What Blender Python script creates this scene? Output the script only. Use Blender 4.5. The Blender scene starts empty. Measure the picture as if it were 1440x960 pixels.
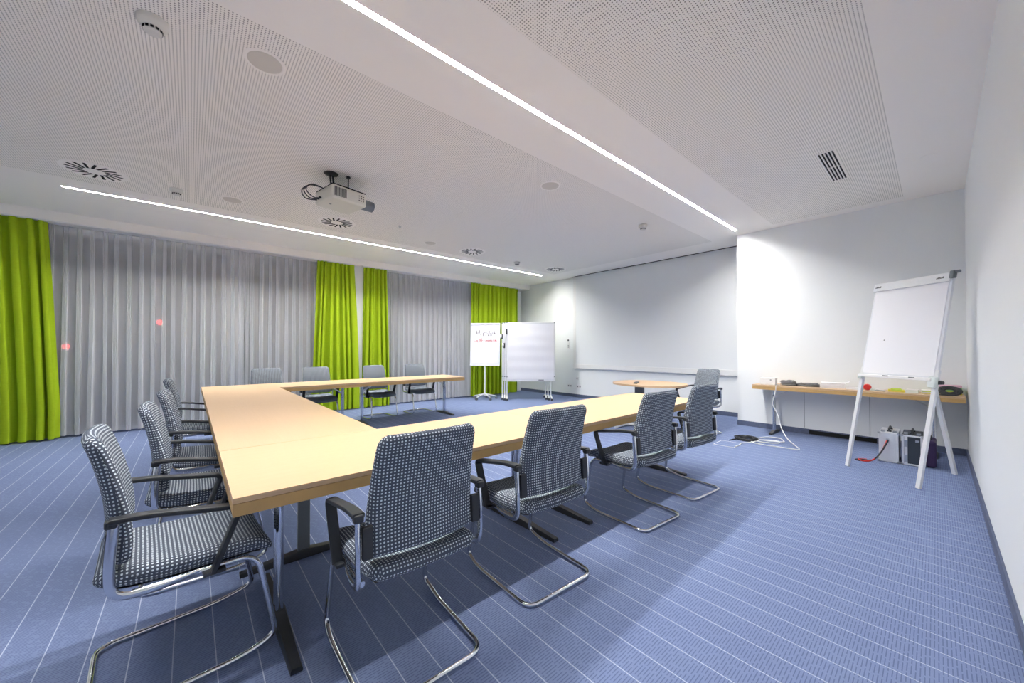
import bpy, bmesh, math, random
from mathutils import Vector, Matrix
random.seed(7)
PI = math.pi
scene = bpy.context.scene
COL = scene.collection
R = math.radians

# ------------------------------------------------------------------ materials
def new_mat(name):
    m = bpy.data.materials.new(name); m.use_nodes = True
    nt = m.node_tree
    b = next(n for n in nt.nodes if n.type == 'BSDF_PRINCIPLED')
    return m, nt, b

def mat(name, col, rough=0.6, metal=0.0, spec=0.5, noise=None, bump=None):
    m, nt, b = new_mat(name)
    b.inputs['Base Color'].default_value = (*col, 1)
    b.inputs['Roughness'].default_value = rough
    b.inputs['Metallic'].default_value = metal
    b.inputs['Specular IOR Level'].default_value = spec
    if noise or bump:
        tc = nt.nodes.new('ShaderNodeTexCoord'); nz = nt.nodes.new('ShaderNodeTexNoise')
        nt.links.new(tc.outputs['Object'], nz.inputs['Vector'])
        nz.inputs['Scale'].default_value = (noise or bump)[0]
        if noise:
            mx = nt.nodes.new('ShaderNodeMix'); mx.data_type = 'RGBA'
            k = noise[1]
            mx.inputs[6].default_value = (*[c * (1 - k) for c in col], 1)
            mx.inputs[7].default_value = (*[min(1, c * (1 + k)) for c in col], 1)
            nt.links.new(nz.outputs['Fac'], mx.inputs[0]); nt.links.new(mx.outputs[2], b.inputs['Base Color'])
        if bump:
            bp = nt.nodes.new('ShaderNodeBump'); bp.inputs['Strength'].default_value = bump[1]; bp.inputs['Distance'].default_value = 0.002
            nt.links.new(nz.outputs['Fac'], bp.inputs['Height']); nt.links.new(bp.outputs['Normal'], b.inputs['Normal'])
    return m

class NB:
    """tiny node maths helper"""
    def __init__(s, nt): s.nt = nt
    def m(s, op, a, b=None, c=None):
        n = s.nt.nodes.new('ShaderNodeMath'); n.operation = op
        for i, v in enumerate((a, b, c)):
            if v is None: continue
            if isinstance(v, (int, float)): n.inputs[i].default_value = v
            else: s.nt.links.new(v, n.inputs[i])
        return n.outputs[0]
    def mix(s, f, a, b):
        n = s.nt.nodes.new('ShaderNodeMix'); n.data_type = 'RGBA'
        if isinstance(f, (int, float)): n.inputs[0].default_value = f
        else: s.nt.links.new(f, n.inputs[0])
        for i, v in ((6, a), (7, b)):
            if isinstance(v, tuple): n.inputs[i].default_value = (*v, 1)
            else: s.nt.links.new(v, n.inputs[i])
        return n.outputs[2]
    def sep(s, kind):
        tc = s.nt.nodes.new('ShaderNodeTexCoord'); sp = s.nt.nodes.new('ShaderNodeSeparateXYZ')
        s.nt.links.new(tc.outputs[kind], sp.inputs[0])
        return sp.outputs[0], sp.outputs[1], sp.outputs[2], tc.outputs[kind]
    def noise(s, vec, scale, detail=2):
        n = s.nt.nodes.new('ShaderNodeTexNoise'); n.inputs['Scale'].default_value = scale; n.inputs['Detail'].default_value = detail
        s.nt.links.new(vec, n.inputs['Vector']); return n.outputs['Fac']

def carpet_mat():
    m, nt, b = new_mat('carpet'); k = NB(nt)
    x, y, z, v = k.sep('Object')
    n1 = k.noise(v, 2.5); n2 = k.noise(v, 220, 1)
    base = k.mix(n1, (0.195, 0.250, 0.425), (0.240, 0.305, 0.490))
    base = k.mix(k.m('MULTIPLY', n2, 0.5), base, (0.12, 0.155, 0.285))
    row = k.m('FLOOR', k.m('DIVIDE', y, 0.0125))
    fy = k.m('FRACT', k.m('DIVIDE', y, 0.0125))
    rnd = k.m('FRACT', k.m('MULTIPLY', k.m('SINE', k.m('MULTIPLY', row, 12.9898)), 437.585))
    fx = k.m('FRACT', k.m('ADD', k.m('DIVIDE', x, 0.075), rnd))
    dash = k.m('MULTIPLY', k.m('LESS_THAN', fy, 0.30), k.m('LESS_THAN', fx, 0.82))
    c = k.mix(k.m('MULTIPLY', dash, 0.46), base, (0.05, 0.065, 0.14))
    lx = k.m('ABSOLUTE', k.m('SUBTRACT', k.m('FRACT', k.m('DIVIDE', k.m('ADD', x, -0.022), 0.14)), 0.5))
    line = k.m('LESS_THAN', lx, 0.0145)
    c = k.mix(k.m('MULTIPLY', line, k.m('ADD', 0.35, k.m('MULTIPLY', k.noise(v, 90, 1), 0.55))), c, (0.62, 0.68, 0.80))
    nt.links.new(c, b.inputs['Base Color'])
    b.inputs['Roughness'].default_value = 0.95; b.inputs['Specular IOR Level'].default_value = 0.1
    bp = nt.nodes.new('ShaderNodeBump'); bp.inputs['Strength'].default_value = 0.25; bp.inputs['Distance'].default_value = 0.002
    nt.links.new(n2, bp.inputs['Height']); nt.links.new(bp.outputs['Normal'], b.inputs['Normal'])
    return m

def perforated_mat():
    m, nt, b = new_mat('perforated_plasterboard'); k = NB(nt)
    x, y, z, v = k.sep('Object')
    P = 0.0185
    fx = k.m('SUBTRACT', k.m('FRACT', k.m('DIVIDE', x, P)), 0.5)
    fy = k.m('SUBTRACT', k.m('FRACT', k.m('DIVIDE', y, P)), 0.5)
    d = k.m('SQRT', k.m('ADD', k.m('MULTIPLY', fx, fx), k.m('MULTIPLY', fy, fy)))
    c = k.mix(k.m('LESS_THAN', d, 0.205), (0.93, 0.90, 0.84), (0.20, 0.19, 0.175))
    nt.links.new(c, b.inputs['Base Color'])
    b.inputs['Roughness'].default_value = 0.9; b.inputs['Specular IOR Level'].default_value = 0.15
    return m

def fabric_mat():
    m, nt, b = new_mat('dotted_upholstery'); k = NB(nt)
    u, w, z, v = k.sep('UV')
    P = 0.0136
    a = k.m('ABSOLUTE', k.m('SUBTRACT', k.m('FRACT', k.m('DIVIDE', u, P)), 0.5))
    c = k.m('ABSOLUTE', k.m('SUBTRACT', k.m('FRACT', k.m('DIVIDE', w, P)), 0.5))
    s = k.m('POWER', k.m('ADD', k.m('POWER', a, 3), k.m('POWER', k.m('MULTIPLY', c, 1.06), 3)), 0.3333)
    dot = k.m('LESS_THAN', s, 0.245)
    vv = nt.nodes.new('ShaderNodeTexNoise'); vv.inputs['Scale'].default_value = 500
    nt.links.new(v, vv.inputs['Vector'])
    dc = k.mix(vv.outputs['Fac'], (0.54, 0.63, 0.69), (0.78, 0.85, 0.89))
    col = k.mix(dot, (0.082, 0.098, 0.132), dc)
    nt.links.new(col, b.inputs['Base Color'])
    b.inputs['Roughness'].default_value = 0.9; b.inputs['Specular IOR Level'].default_value = 0.15
    bp = nt.nodes.new('ShaderNodeBump'); bp.inputs['Strength'].default_value = 0.4; bp.inputs['Distance'].default_value = 0.001
    nt.links.new(dot, bp.inputs['Height']); nt.links.new(bp.outputs['Normal'], b.inputs['Normal'])
    return m

def beech_mat(name, c0, c1, along):
    m, nt, b = new_mat(name); k = NB(nt)
    tc = nt.nodes.new('ShaderNodeTexCoord'); mp = nt.nodes.new('ShaderNodeMapping')
    nt.links.new(tc.outputs['Object'], mp.inputs['Vector'])
    mp.inputs['Scale'].default_value = (1.2, 26, 26) if along == 'x' else (26, 1.2, 26)
    n = k.noise(mp.outputs[0], 2.2, 4)
    mp2 = nt.nodes.new('ShaderNodeMapping'); nt.links.new(tc.outputs['Object'], mp2.inputs['Vector'])
    mp2.inputs['Scale'].default_value = (14, 160, 160) if along == 'x' else (160, 14, 160)
    n2 = k.noise(mp2.outputs[0], 2.0, 1)
    c = k.mix(n, c0, c1)
    c = k.mix(k.m('MULTIPLY', k.m('GREATER_THAN', n2, 0.62), 0.10), c, tuple(v * 0.55 for v in c0))
    nt.links.new(c, b.inputs['Base Color'])
    b.inputs['Roughness'].default_value = 0.42; b.inputs['Specular IOR Level'].default_value = 0.35
    return m

def sheer_mat():
    m = bpy.data.materials.new('sheer_voile'); m.use_nodes = True; nt = m.node_tree
    nt.nodes.clear()
    o = nt.nodes.new('ShaderNodeOutputMaterial')
    d = nt.nodes.new('ShaderNodeBsdfDiffuse'); d.inputs['Color'].default_value = (0.90, 0.91, 0.93, 1)
    t = nt.nodes.new('ShaderNodeBsdfTranslucent'); t.inputs['Color'].default_value = (0.90, 0.91, 0.93, 1)
    mx = nt.nodes.new('ShaderNodeMixShader'); mx.inputs[0].default_value = 0.22
    nt.links.new(d.outputs[0], mx.inputs[1]); nt.links.new(t.outputs[0], mx.inputs[2])
    tr = nt.nodes.new('ShaderNodeBsdfTransparent')
    m2 = nt.nodes.new('ShaderNodeMixShader')
    # fine woven threads: closed where the thread is, open between
    ge = nt.nodes.new('ShaderNodeNewGeometry'); dp = nt.nodes.new('ShaderNodeVectorMath'); dp.operation = 'DOT_PRODUCT'
    nt.links.new(ge.outputs['Incoming'], dp.inputs[0]); nt.links.new(ge.outputs['True Normal'], dp.inputs[1])
    k = NB(nt); cs = k.m('MAXIMUM', k.m('ABSOLUTE', dp.outputs['Value']), 0.12)
    nt.links.new(k.m('SUBTRACT', 1.0, k.m('POWER', 0.51, k.m('DIVIDE', 1.0, cs))), m2.inputs[0])
    nt.links.new(tr.outputs[0], m2.inputs[1]); nt.links.new(mx.outputs[0], m2.inputs[2])
    nt.links.new(m2.outputs[0], o.inputs[0])
    return m

def green_mat():
    m, nt, b = new_mat('lime_green_curtain_cloth'); k = NB(nt)
    tc = nt.nodes.new('ShaderNodeTexCoord'); mp = nt.nodes.new('ShaderNodeMapping')
    nt.links.new(tc.outputs['Object'], mp.inputs['Vector']); mp.inputs['Scale'].default_value = (6, 6, 90)
    n = k.noise(mp.outputs[0], 2, 2)
    nt.links.new(k.mix(n, (0.30, 0.43, 0.012), (0.38, 0.53, 0.02)), b.inputs['Base Color'])
    b.inputs['Roughness'].default_value = 0.85; b.inputs['Specular IOR Level'].default_value = 0.15
    return m

def glass_mat():
    m = bpy.data.materials.new('window_glass'); m.use_nodes = True; nt = m.node_tree; nt.nodes.clear()
    o = nt.nodes.new('ShaderNodeOutputMaterial'); tr = nt.nodes.new('ShaderNodeBsdfTransparent'); tr.inputs[0].default_value = (0.75, 0.78, 0.8, 1)
    g = nt.nodes.new('ShaderNodeBsdfGlossy'); g.inputs['Roughness'].default_value = 0.02
    f = nt.nodes.new('ShaderNodeFresnel'); f.inputs[0].default_value = 1.5
    mx = nt.nodes.new('ShaderNodeMixShader')
    nt.links.new(f.outputs[0], mx.inputs[0]); nt.links.new(tr.outputs[0], mx.inputs[1]); nt.links.new(g.outputs[0], mx.inputs[2])
    nt.links.new(mx.outputs[0], o.inputs[0]); return m

def emit_mat(name, col, s):
    m = bpy.data.materials.new(name); m.use_nodes = True; nt = m.node_tree; nt.nodes.clear()
    o = nt.nodes.new('ShaderNodeOutputMaterial'); e = nt.nodes.new('ShaderNodeEmission')
    e.inputs[0].default_value = (*col, 1); e.inputs[1].default_value = s
    nt.links.new(e.outputs[0], o.inputs[0]); return m

LIGHT = 80.0
M = dict(
    wall=mat('white_wall_paint', (0.845, 0.865, 0.865), 0.85, spec=0.2, bump=(180, 0.05)),
    ceil=mat('white_ceiling_paint', (0.93, 0.90, 0.85), 0.9, spec=0.15),
    perf=perforated_mat(), carpet=carpet_mat(), fabric=fabric_mat(),
    base=mat('blue_baseboard', (0.10, 0.125, 0.205), 0.8, noise=(30, 0.25)),
    seam=mat('panel_joint', (0.30, 0.31, 0.32), 0.9),
    slot=mat('dark_slot', (0.018, 0.018, 0.018), 0.9, spec=0.1),
    beech_x=beech_mat('beech_laminate_lengthwise', (0.595, 0.408, 0.242), (0.630, 0.440, 0.268), 'x'),
    beech_y=beech_mat('beech_laminate_crosswise', (0.595, 0.408, 0.242), (0.630, 0.440, 0.268), 'y'),
    edge=mat('beech_edge_band', (0.56, 0.35, 0.13), 0.5, noise=(12, 0.12)),
    chrome=mat('polished_chrome', (0.70, 0.72, 0.75), 0.13, 1.0),
    chromedark=mat('satin_steel', (0.50, 0.52, 0.55), 0.28, 1.0),
    black=mat('black_plastic', (0.022, 0.025, 0.030), 0.42, noise=(60, 0.1)),
    grey=mat('grey_plastic', (0.16, 0.18, 0.20), 0.5),
    white=mat('white_plastic', (0.80, 0.80, 0.79), 0.4, noise=(40, 0.02)),
    cream=mat('cream_projector_shell', (0.72, 0.70, 0.62), 0.45),
    beige=mat('beige_speaker_cloth', (0.66, 0.625, 0.56), 0.9, bump=(900, 0.3)),
    detector=mat('offwhite_detector_shell', (0.70, 0.69, 0.64), 0.5),
    alu=mat('brushed_aluminium', (0.78, 0.79, 0.80), 0.35, 0.45, noise=(50, 0.05)),
    alupaint=mat('silver_grey_powder_coat', (0.74, 0.75, 0.76), 0.4, noise=(40, 0.03)),
    channel=mat('grey_light_channel', (0.50, 0.50, 0.50), 0.6),
    paper=mat('white_paper', (0.84, 0.84, 0.87), 0.8, spec=0.2),
    board=mat('grey_white_board', (0.74, 0.76, 0.80), 0.45),
    screen=mat('projection_cloth', (0.78, 0.80, 0.81), 0.9, spec=0.1),
    sheer=sheer_mat(), green=green_mat(), glass=glass_mat(),
    lamp=emit_mat('strip_light_diffuser', (1.0, 0.98, 0.955), LIGHT),
    redlamp=emit_mat('red_lamp_glow', (1.0, 0.05, 0.04), 2.2),
    frame=mat('dark_window_frame', (0.12, 0.125, 0.13), 0.5),
    facade=mat('night_facade', (0.10, 0.10, 0.11), 0.9, noise=(2, 0.3)),
    red=mat('red_plastic', (0.62, 0.03, 0.025), 0.4),
    pinkcard=mat('pink_card', (0.75, 0.45, 0.58), 0.8), greencard=mat('green_card', (0.30, 0.55, 0.25), 0.8),
    yellowcard=mat('yellow_card', (0.78, 0.68, 0.10), 0.8), limecard=mat('lime_card', (0.55, 0.70, 0.10), 0.8),
    whitecable=mat('white_cable_sheath', (0.78, 0.79, 0.78), 0.5),
    greycable=mat('grey_cable_sheath', (0.20, 0.205, 0.215), 0.55, noise=(60, 0.3)),
    blackink=mat('black_marker_ink', (0.03, 0.03, 0.05), 0.8), redink=mat('red_marker_ink', (0.45, 0.03, 0.06), 0.8),
    casepanel=mat('dark_case_panel', (0.035, 0.045, 0.06), 0.45),
    purple=mat('dark_purple_cloth', (0.035, 0.018, 0.075), 0.8),
    clear=mat('milky_clear_plastic', (0.70, 0.76, 0.74), 0.25),
    blackshell=mat('dark_underside_shell', (0.03, 0.033, 0.038), 0.55),
)

# ------------------------------------------------------------------ mesh helpers
def fillet(pts, r, n=6, closed=False):
    pts = [Vector(p) for p in pts]; out = []
    N = len(pts)
    for i, p in enumerate(pts):
        if not closed and i in (0, N - 1): out.append(p); continue
        a = pts[(i - 1) % N]; c = pts[(i + 1) % N]
        da, dc = (a - p), (c - p)
        rr = r[i] if isinstance(r, (list, tuple)) else r
        rr = min(rr, da.length * 0.49, dc.length * 0.49)
        if rr < 1e-5: out.append(p); continue
        s, e = p + da.normalized() * rr, p + dc.normalized() * rr
        for k in range(n + 1):
            t = k / n
            out.append(s * (1 - t) ** 2 + p * 2 * t * (1 - t) + e * t * t)
    return out

def smooth_path(pts, n=8, closed=False):
    pts = [Vector(p) for p in pts]; out = []; N = len(pts)
    rng = N if closed else N - 1
    for i in range(rng):
        g = lambda j: pts[j % N] if closed else pts[max(0, min(N - 1, j))]
        p0, p1, p2, p3 = g(i - 1), g(i), g(i + 1), g(i + 2)
        for k in range(n):
            t = k / n
            out.append(0.5 * ((2 * p1) + (p2 - p0) * t + (2 * p0 - 5 * p1 + 4 * p2 - p3) * t * t + (3 * p1 - p0 - 3 * p2 + p3) * t ** 3))
    if not closed: out.append(pts[-1])
    return out

class MB:
    def __init__(s):
        s.bm = bmesh.new(); s.uv = s.bm.loops.layers.uv.new('UVMap'); s.mats = []
    def mi(s, m):
        if m is None: return 0
        if m not in s.mats: s.mats.append(m)
        return s.mats.index(m)
    def _face(s, vs, mi=0, uvs=None):
        try: f = s.bm.faces.new(vs)
        except ValueError: return None
        f.material_index = mi; f.smooth = True
        if uvs:
            for l, q in zip(f.loops, uvs): l[s.uv].uv = q
        return f
    def box(s, lo, hi, m=None, bev=0.0, mtx=None, seg=2):
        lo, hi = Vector(lo), Vector(hi)
        t = bmesh.new(); bmesh.ops.create_cube(t, size=1.0)
        c, d = (lo + hi) / 2, hi - lo
        for v in t.verts: v.co = Vector((v.co.x * d.x, v.co.y * d.y, v.co.z * d.z))
        if bev > 0:
            bmesh.ops.bevel(t, geom=list(t.edges), offset=min(bev, min(d) * 0.49), segments=seg, profile=0.5, affect='EDGES')
        for v in t.verts: v.co = v.co + c
        s.merge(t, m, mtx); return s
    def cbox(s, c, d, m=None, bev=0.0, mtx=None):
        c, d = Vector(c), Vector(d) / 2
        return s.box(c - d, c + d, m, bev, mtx)
    def merge(s, t, m=None, mtx=None):
        mi = s.mi(m); mp = {}
        for v in t.verts: mp[v] = s.bm.verts.new(mtx @ v.co if mtx else v.co)
        for f in t.faces: s._face([mp[v] for v in f.verts], mi)
        t.free()
    def sweep(s, path, sec, m=None, closed=False, up=None, scale=None):
        """sweep a closed 2D section along path; up = fixed reference for the section's second axis"""
        mi = s.mi(m); path = [Vector(p) for p in path]; N = len(path); rings = []
        prev = None
        for i, p in enumerate(path):
            if closed: t = path[(i + 1) % N] - path[i - 1]
            elif i == 0: t = path[1] - p
            elif i == N - 1: t = p - path[-2]
            else: t = path[i + 1] - path[i - 1]
            t.normalize()
            if up is not None:
                a = Vector(up); n = (a - t * a.dot(t)).normalized()
            elif prev is None:
                a = Vector((0, 0, 1)) if abs(t.z) < 0.9 else Vector((1, 0, 0))
                n = (a - t * a.dot(t)).normalized()
            else:
                n = prev - t * prev.dot(t)
                n = n.normalized() if n.length > 1e-6 else prev
            prev = n; bn = t.cross(n)
            k = scale(i / (N - 1)) if scale else 1
            rings.append([s.bm.verts.new(p + n * (q[0] * k) + bn * (q[1] * k)) for q in sec])
        K = len(sec)
        for i in range(N if closed else N - 1):
            A, B = rings[i], rings[(i + 1) % N]
            for j in range(K): s._face([A[j], A[(j + 1) % K], B[(j + 1) % K], B[j]], mi)
        if not closed:
            s._face(list(reversed(rings[0])), mi); s._face(rings[-1], mi)
        return s
    def tube(s, path, r, m=None, seg=10, closed=False):
        return s.sweep(path, [(r * math.cos(2 * PI * k / seg), r * math.sin(2 * PI * k / seg)) for k in range(seg)], m, closed)
    def cyl(s, a, b, r0, r1=None, m=None, seg=20):
        r1 = r0 if r1 is None else r1; mi = s.mi(m)
        a, b = Vector(a), Vector(b); t = (b - a).normalized()
        ref = Vector((0, 0, 1)) if abs(t.z) < 0.9 else Vector((1, 0, 0))
        n = (ref - t * ref.dot(t)).normalized(); q = t.cross(n)
        f = lambda c, r: [s.bm.verts.new(c + (n * math.cos(2 * PI * k / seg) + q * math.sin(2 * PI * k / seg)) * r) for k in range(seg)]
        A, B = f(a, r0), f(b, r1)
        for j in range(seg): s._face([A[j], A[(j + 1) % seg], B[(j + 1) % seg], B[j]], mi)
        s._face(list(reversed(A)), mi); s._face(B, mi); return s
    def lathe(s, prof, c=(0, 0, 0), m=None, seg=32, sx=1, sy=1):
        mi = s.mi(m); c = Vector(c); rings = []
        for r, z in prof:
            rings.append([s.bm.verts.new(c + Vector((r * sx * math.cos(2 * PI * k / seg), r * sy * math.sin(2 * PI * k / seg), z))) for k in range(seg)])
        for A, B in zip(rings, rings[1:]):
            for j in range(seg): s._face([A[j], A[(j + 1) % seg], B[(j + 1) % seg], B[j]], mi)
        s._face(list(reversed(rings[0])), mi); s._face(rings[-1], mi); return s
    def grid(s, P, m=None, uv=None):
        """P: rows of points"""
        mi = s.mi(m); V = [[s.bm.verts.new(p) for p in row] for row in P]
        for i in range(len(P) - 1):
            for j in range(len(P[0]) - 1):
                ix = [(i, j), (i, j + 1), (i + 1, j + 1), (i + 1, j)]
                s._face([V[a][b] for a, b in ix], mi, [uv(a, b) for a, b in ix] if uv else None)
        return s
    def prism(s, poly, z0, z1, m=None, axis='z'):
        mi = s.mi(m)
        A = [s.bm.verts.new((p[0], p[1], z0)) for p in poly]; B = [s.bm.verts.new((p[0], p[1], z1)) for p in poly]
        n = len(poly)
        for j in range(n): s._face([A[j], A[(j + 1) % n], B[(j + 1) % n], B[j]], mi)
        s._face(list(reversed(A)), mi); s._face(B, mi); return s
    def build(s, name, m=None, parent=None, ang=35, loc=None, rot=None, weld=False):
        if weld: bmesh.ops.remove_doubles(s.bm, verts=s.bm.verts, dist=1e-5)
        bmesh.ops.recalc_face_normals(s.bm, faces=s.bm.faces)
        me = bpy.data.meshes.new(name); s.bm.to_mesh(me); s.bm.free()
        for q in (s.mats or [m]): me.materials.append(q if not isinstance(q, str) else M[q])
        me.set_sharp_from_angle(angle=R(ang))
        o = bpy.data.objects.new(name, me); COL.objects.link(o)
        if parent: o.parent = parent
        if loc: o.location = loc
        if rot: o.rotation_euler = rot
        if ang <= 50:
            wn = o.modifiers.new('weighted_normal', 'WEIGHTED_NORMAL'); wn.keep_sharp = True
        return o

def tag(o, label=None, cat=None, group=None, kind=None):
    if label: o['label'] = label
    if cat: o['category'] = cat
    if group: o['group'] = group
    if kind: o['kind'] = kind
    return o
def thing(name, label, cat, loc=(0, 0, 0), rz=0.0, group=None):
    o = bpy.data.objects.new(name, None); COL.objects.link(o); o.empty_display_size = 0.1
    o.location = loc; o.rotation_euler = (0, 0, rz)
    return tag(o, label, cat, group)
def struct(o): o['kind'] = 'structure'; return o
def dup(root, loc=None, rz=None, label=None):
    def cp(o, par):
        c = o.copy(); COL.objects.link(c)
        if par: c.parent = par
        for ch in list(o.children): cp(ch, c)
        return c
    r = cp(root, None)
    if loc: r.location = loc
    if rz is not None: r.rotation_euler = (0, 0, rz)
    if label: r['label'] = label
    return r

# ------------------------------------------------------------------ room shell
X0, X1, XJ = -3.2, 8.05, 7.25          # left end, screen wall, face of the projecting wall
Y0, Y1, YJ = -0.25, 8.8, 2.29          # right wall, window wall, corner of the projection
ZC = 3.322
struct(MB().box((X0 - .1, Y0 - .1, -.12), (X1 + .1, Y1 + .25, 0)).build('floor', M['carpet']))

cm = MB()
def crect(x0, y0, x1, y1, m):
    cm.grid([[(x0, y0, ZC), (x1, y0, ZC)], [(x0, y1, ZC), (x1, y1, ZC)]], m)
L1, L2, LW = 2.20, 7.03, 0.026
S1, S2 = [-1.37, 1.483, 4.333, 6.92], [-1.21, 1.6, 4.4, 7.19]
pA0, pA1, pAx = 0.26, 1.71, 7.03
pB0, pB1, pBx = 2.72, 6.68, 7.30
crect(X0, Y0, X1, pA0, M['ceil'])
crect(X0, pA0, pAx, pA1, M['perf']); crect(pAx, pA0, X1, pA1, M['ceil'])
for a, b in ((pA1, L1 - LW), (L1 + LW, pB0)): crect(X0, a, X1, b, M['ceil'])
crect(X0, L1 - LW, S1[0] - .006, L1 + LW, M['ceil']); crect(S1[-1] + .006, L1 - LW, X1, L1 + LW, M['ceil'])
crect(X0, pB0, pBx, pB1, M['perf']); crect(pBx, pB0, X1, pB1, M['ceil'])
for a, b in ((pB1, L2 - LW), (L2 + LW, Y1 + .2)): crect(X0, a, X1, b, M['ceil'])
crect(X0, L2 - LW, S2[0] - .006, L2 + LW, M['ceil']); crect(S2[-1] + .006, L2 - LW, X1, L2 + LW, M['ceil'])
ce = struct(cm.build('ceiling', None))
struct(MB().box((X0 - .1, Y0 - .1, ZC + .07), (X1 + .1, Y1 + .25, ZC + .16)).build('ceiling_slab', M['ceil']))

struct(MB().box((X0 - .1, Y0 - .1, 0), (X1 + .1, Y0, ZC + .08)).build('wall_right', M['wall']))
struct(MB().box((X0 - .1, Y0, 0), (X0, Y1 + .2, ZC + .08)).build('wall_left', M['wall']))
struct(MB().box((X1, YJ, 0), (X1 + .1, Y1 + .2, ZC + .08)).build('wall_screen', M['wall']))
struct(MB().box((XJ, Y0, 0), (X1 + .1, YJ, ZC + .08)).build('wall_end', M['wall']))
# window wall: piers, sill kerb and lintel in one wall, two openings
W1, W2, WZ0, WZ1 = (-2.35, 2.1), (3.42, 6.9), 0.04, 3.12
wm = MB()
for a, b in ((X0, W1[0]), (W1[1], W2[0]), (W2[1], X1)): wm.box((a, Y1, 0), (b, Y1 + .2, ZC + .08))
for a, b in (W1, W2):
    wm.box((a, Y1, WZ1), (b, Y1 + .2, ZC + .08)); wm.box((a, Y1, 0), (b, Y1 + .2, WZ0))
struct(wm.build('wall_window', M['wall']))
for k, (a, b) in enumerate((W1, W2)):
    e = bpy.data.objects.new('window_%d' % (k + 1), None); COL.objects.link(e); e.location = ((a + b) / 2, Y1 + .14, WZ0); e['kind'] = 'structure'
    h, w = WZ1 - WZ0, (b - a) / 2
    f = MB()
    for x in (-w + .03, w - .03): f.cbox((x, 0, h / 2), (.06, .06, h), None, .004)
    n = 4 if k == 0 else 3
    for i in range(1, n): f.cbox((-w + 2 * w * i / n, 0, h / 2), (.05, .06, h), None, .004)
    for z in (.03, h - .03, 2.52): f.cbox((0, 0, z), (2 * w, .055, .06), None, .004)
    f.build('window_frame', M['frame'], e)
    MB().cbox((0, .02, h / 2), (2 * w - .02, .008, h - .02)).build('window_pane', M['glass'], e)
struct(MB().box((-14, 15.2, -4), (20, 15.5, 9)).build('facade', M['facade']))
struct(MB().box((-14, Y1 + .3, -4.2), (20, 15.2, -4)).build('street', M['facade']))
for px, py_, lab in ((225, 453, 'red night light glowing high behind the sheer, right one of the pair'),
                     (92, 487, 'red night light glowing lower behind the sheer, left one of the pair')):
    # fixed to the building across the street
    tag(MB().lathe([(.001, -.075), (.05, -.06), (.075, 0), (.05, .06), (.001, .075)], (0, 0, 0), seg=16).build('red_light', M['redlamp'], None,
        loc=((-.69, 15.14, 2.12) if px == 225 else (-2.50, 15.14, 1.395))), lab, 'lamp', 'red night lights outside')

struct(MB().box((2.735, 8.515, 0), (2.955, Y1 + .01, 3.195)).build('wall_pier', M['wall']))
# baseboards
def baseb(name, a, b, n):
    a, b = Vector(a), Vector(b); d = (b - a).normalized(); q = Vector((n[0], n[1], 0)) * .012
    m = MB(); L = (b - a).length; s = 0
    while s < L - 1e-4:
        e = min(L, s + .5); p0, p1 = a + d * (s + .001), a + d * (e - .001)
        lo = Vector((min(p0.x, p1.x, (p0 + q).x, (p1 + q).x), min(p0.y, p1.y, (p0 + q).y, (p1 + q).y), 0))
        hi = Vector((max(p0.x, p1.x, (p0 + q).x, (p1 + q).x), max(p0.y, p1.y, (p0 + q).y, (p1 + q).y), .085))
        m.box(lo, hi); s = e
    struct(m.build(name, M['base']))
baseb('baseboard_right', (X0, Y0, 0), (XJ, Y0, 0), (0, 1))
baseb('baseboard_end', (XJ, Y0 + .012, 0), (XJ, YJ, 0), (-1, 0))
baseb('baseboard_jog', (XJ, YJ, 0), (X1, YJ, 0), (0, 1))
baseb('baseboard_screen', (X1, YJ + .012, 0), (X1, Y1, 0), (-1, 0))
baseb('baseboard_left', (X0, Y0 + .012, 0), (X0, Y1, 0), (1, 0))
# flush panel joints of the cupboard fronts low in the end wall, plinth slot
for i, y in enumerate((1.36, 0.62)):
    struct(MB().box((XJ - .0025, y - .004, .1), (XJ + .001, y + .004, .76)).build('trim_%d' % (i + 1), M['seam']))
struct(MB().box((XJ - .016, .55, .012), (XJ - .011, 1.30, .07)).build('trim_3', M['slot']))
# bulkhead over the curtains with their track
struct(MB().box((X0, 8.385, 3.19), (X1, Y1, ZC + .01)).build('trim_4', M['ceil']))
for i, (a, b) in enumerate(((-2.9, 2.74), (2.9, 7.75))):
    struct(MB().box((a, 8.39, 3.172), (b, 8.62, 3.191)).build('trim_%d' % (i + 5), M['white']))
# slot for the projection screen in the ceiling
struct(MB().box((X1 - .10, 2.30, ZC - .004), (X1 - .045, 6.62, ZC + .004)).build('trim_7', M['slot']))

# ------------------------------------------------------------------ strip lights
def strip(y, xs, label):
    c = (xs[0] + xs[-1]) / 2
    t = thing('ceiling_light', label, 'lamp', (c, y, ZC), 0, 'recessed strip lights')
    D = .018; f = MB(); a, b = xs[0] - c - .005, xs[-1] - c + .005
    for sy in (-1, 1):
        f.box((a, sy * LW - (.004 if sy > 0 else 0), -.002), (b, sy * LW + (.004 if sy < 0 else 0), D + .006))
    f.box((a, -LW, D + .006), (b, LW, D + .012))
    for x in (a, b - .004): f.box((x, -LW + .004, -.002), (x + .004, LW - .004, D + .006))
    for x in xs[1:-1]: f.box((x - c - .004, -LW + .004, D - .006), (x - c + .004, LW - .004, D))
    f.build('channel', M['channel'], t)
    for p, q in zip(xs, xs[1:]):
        MB().box((p - c + .004, -LW + .005, D), (q - c - .004, LW - .005, D + .004)).build('diffuser', M['lamp'], t)
strip(L1, S1, 'long glowing white strip light over the near row of chairs')
strip(L2, S2, 'thin glowing white strip light running beside the curtains')

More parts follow.
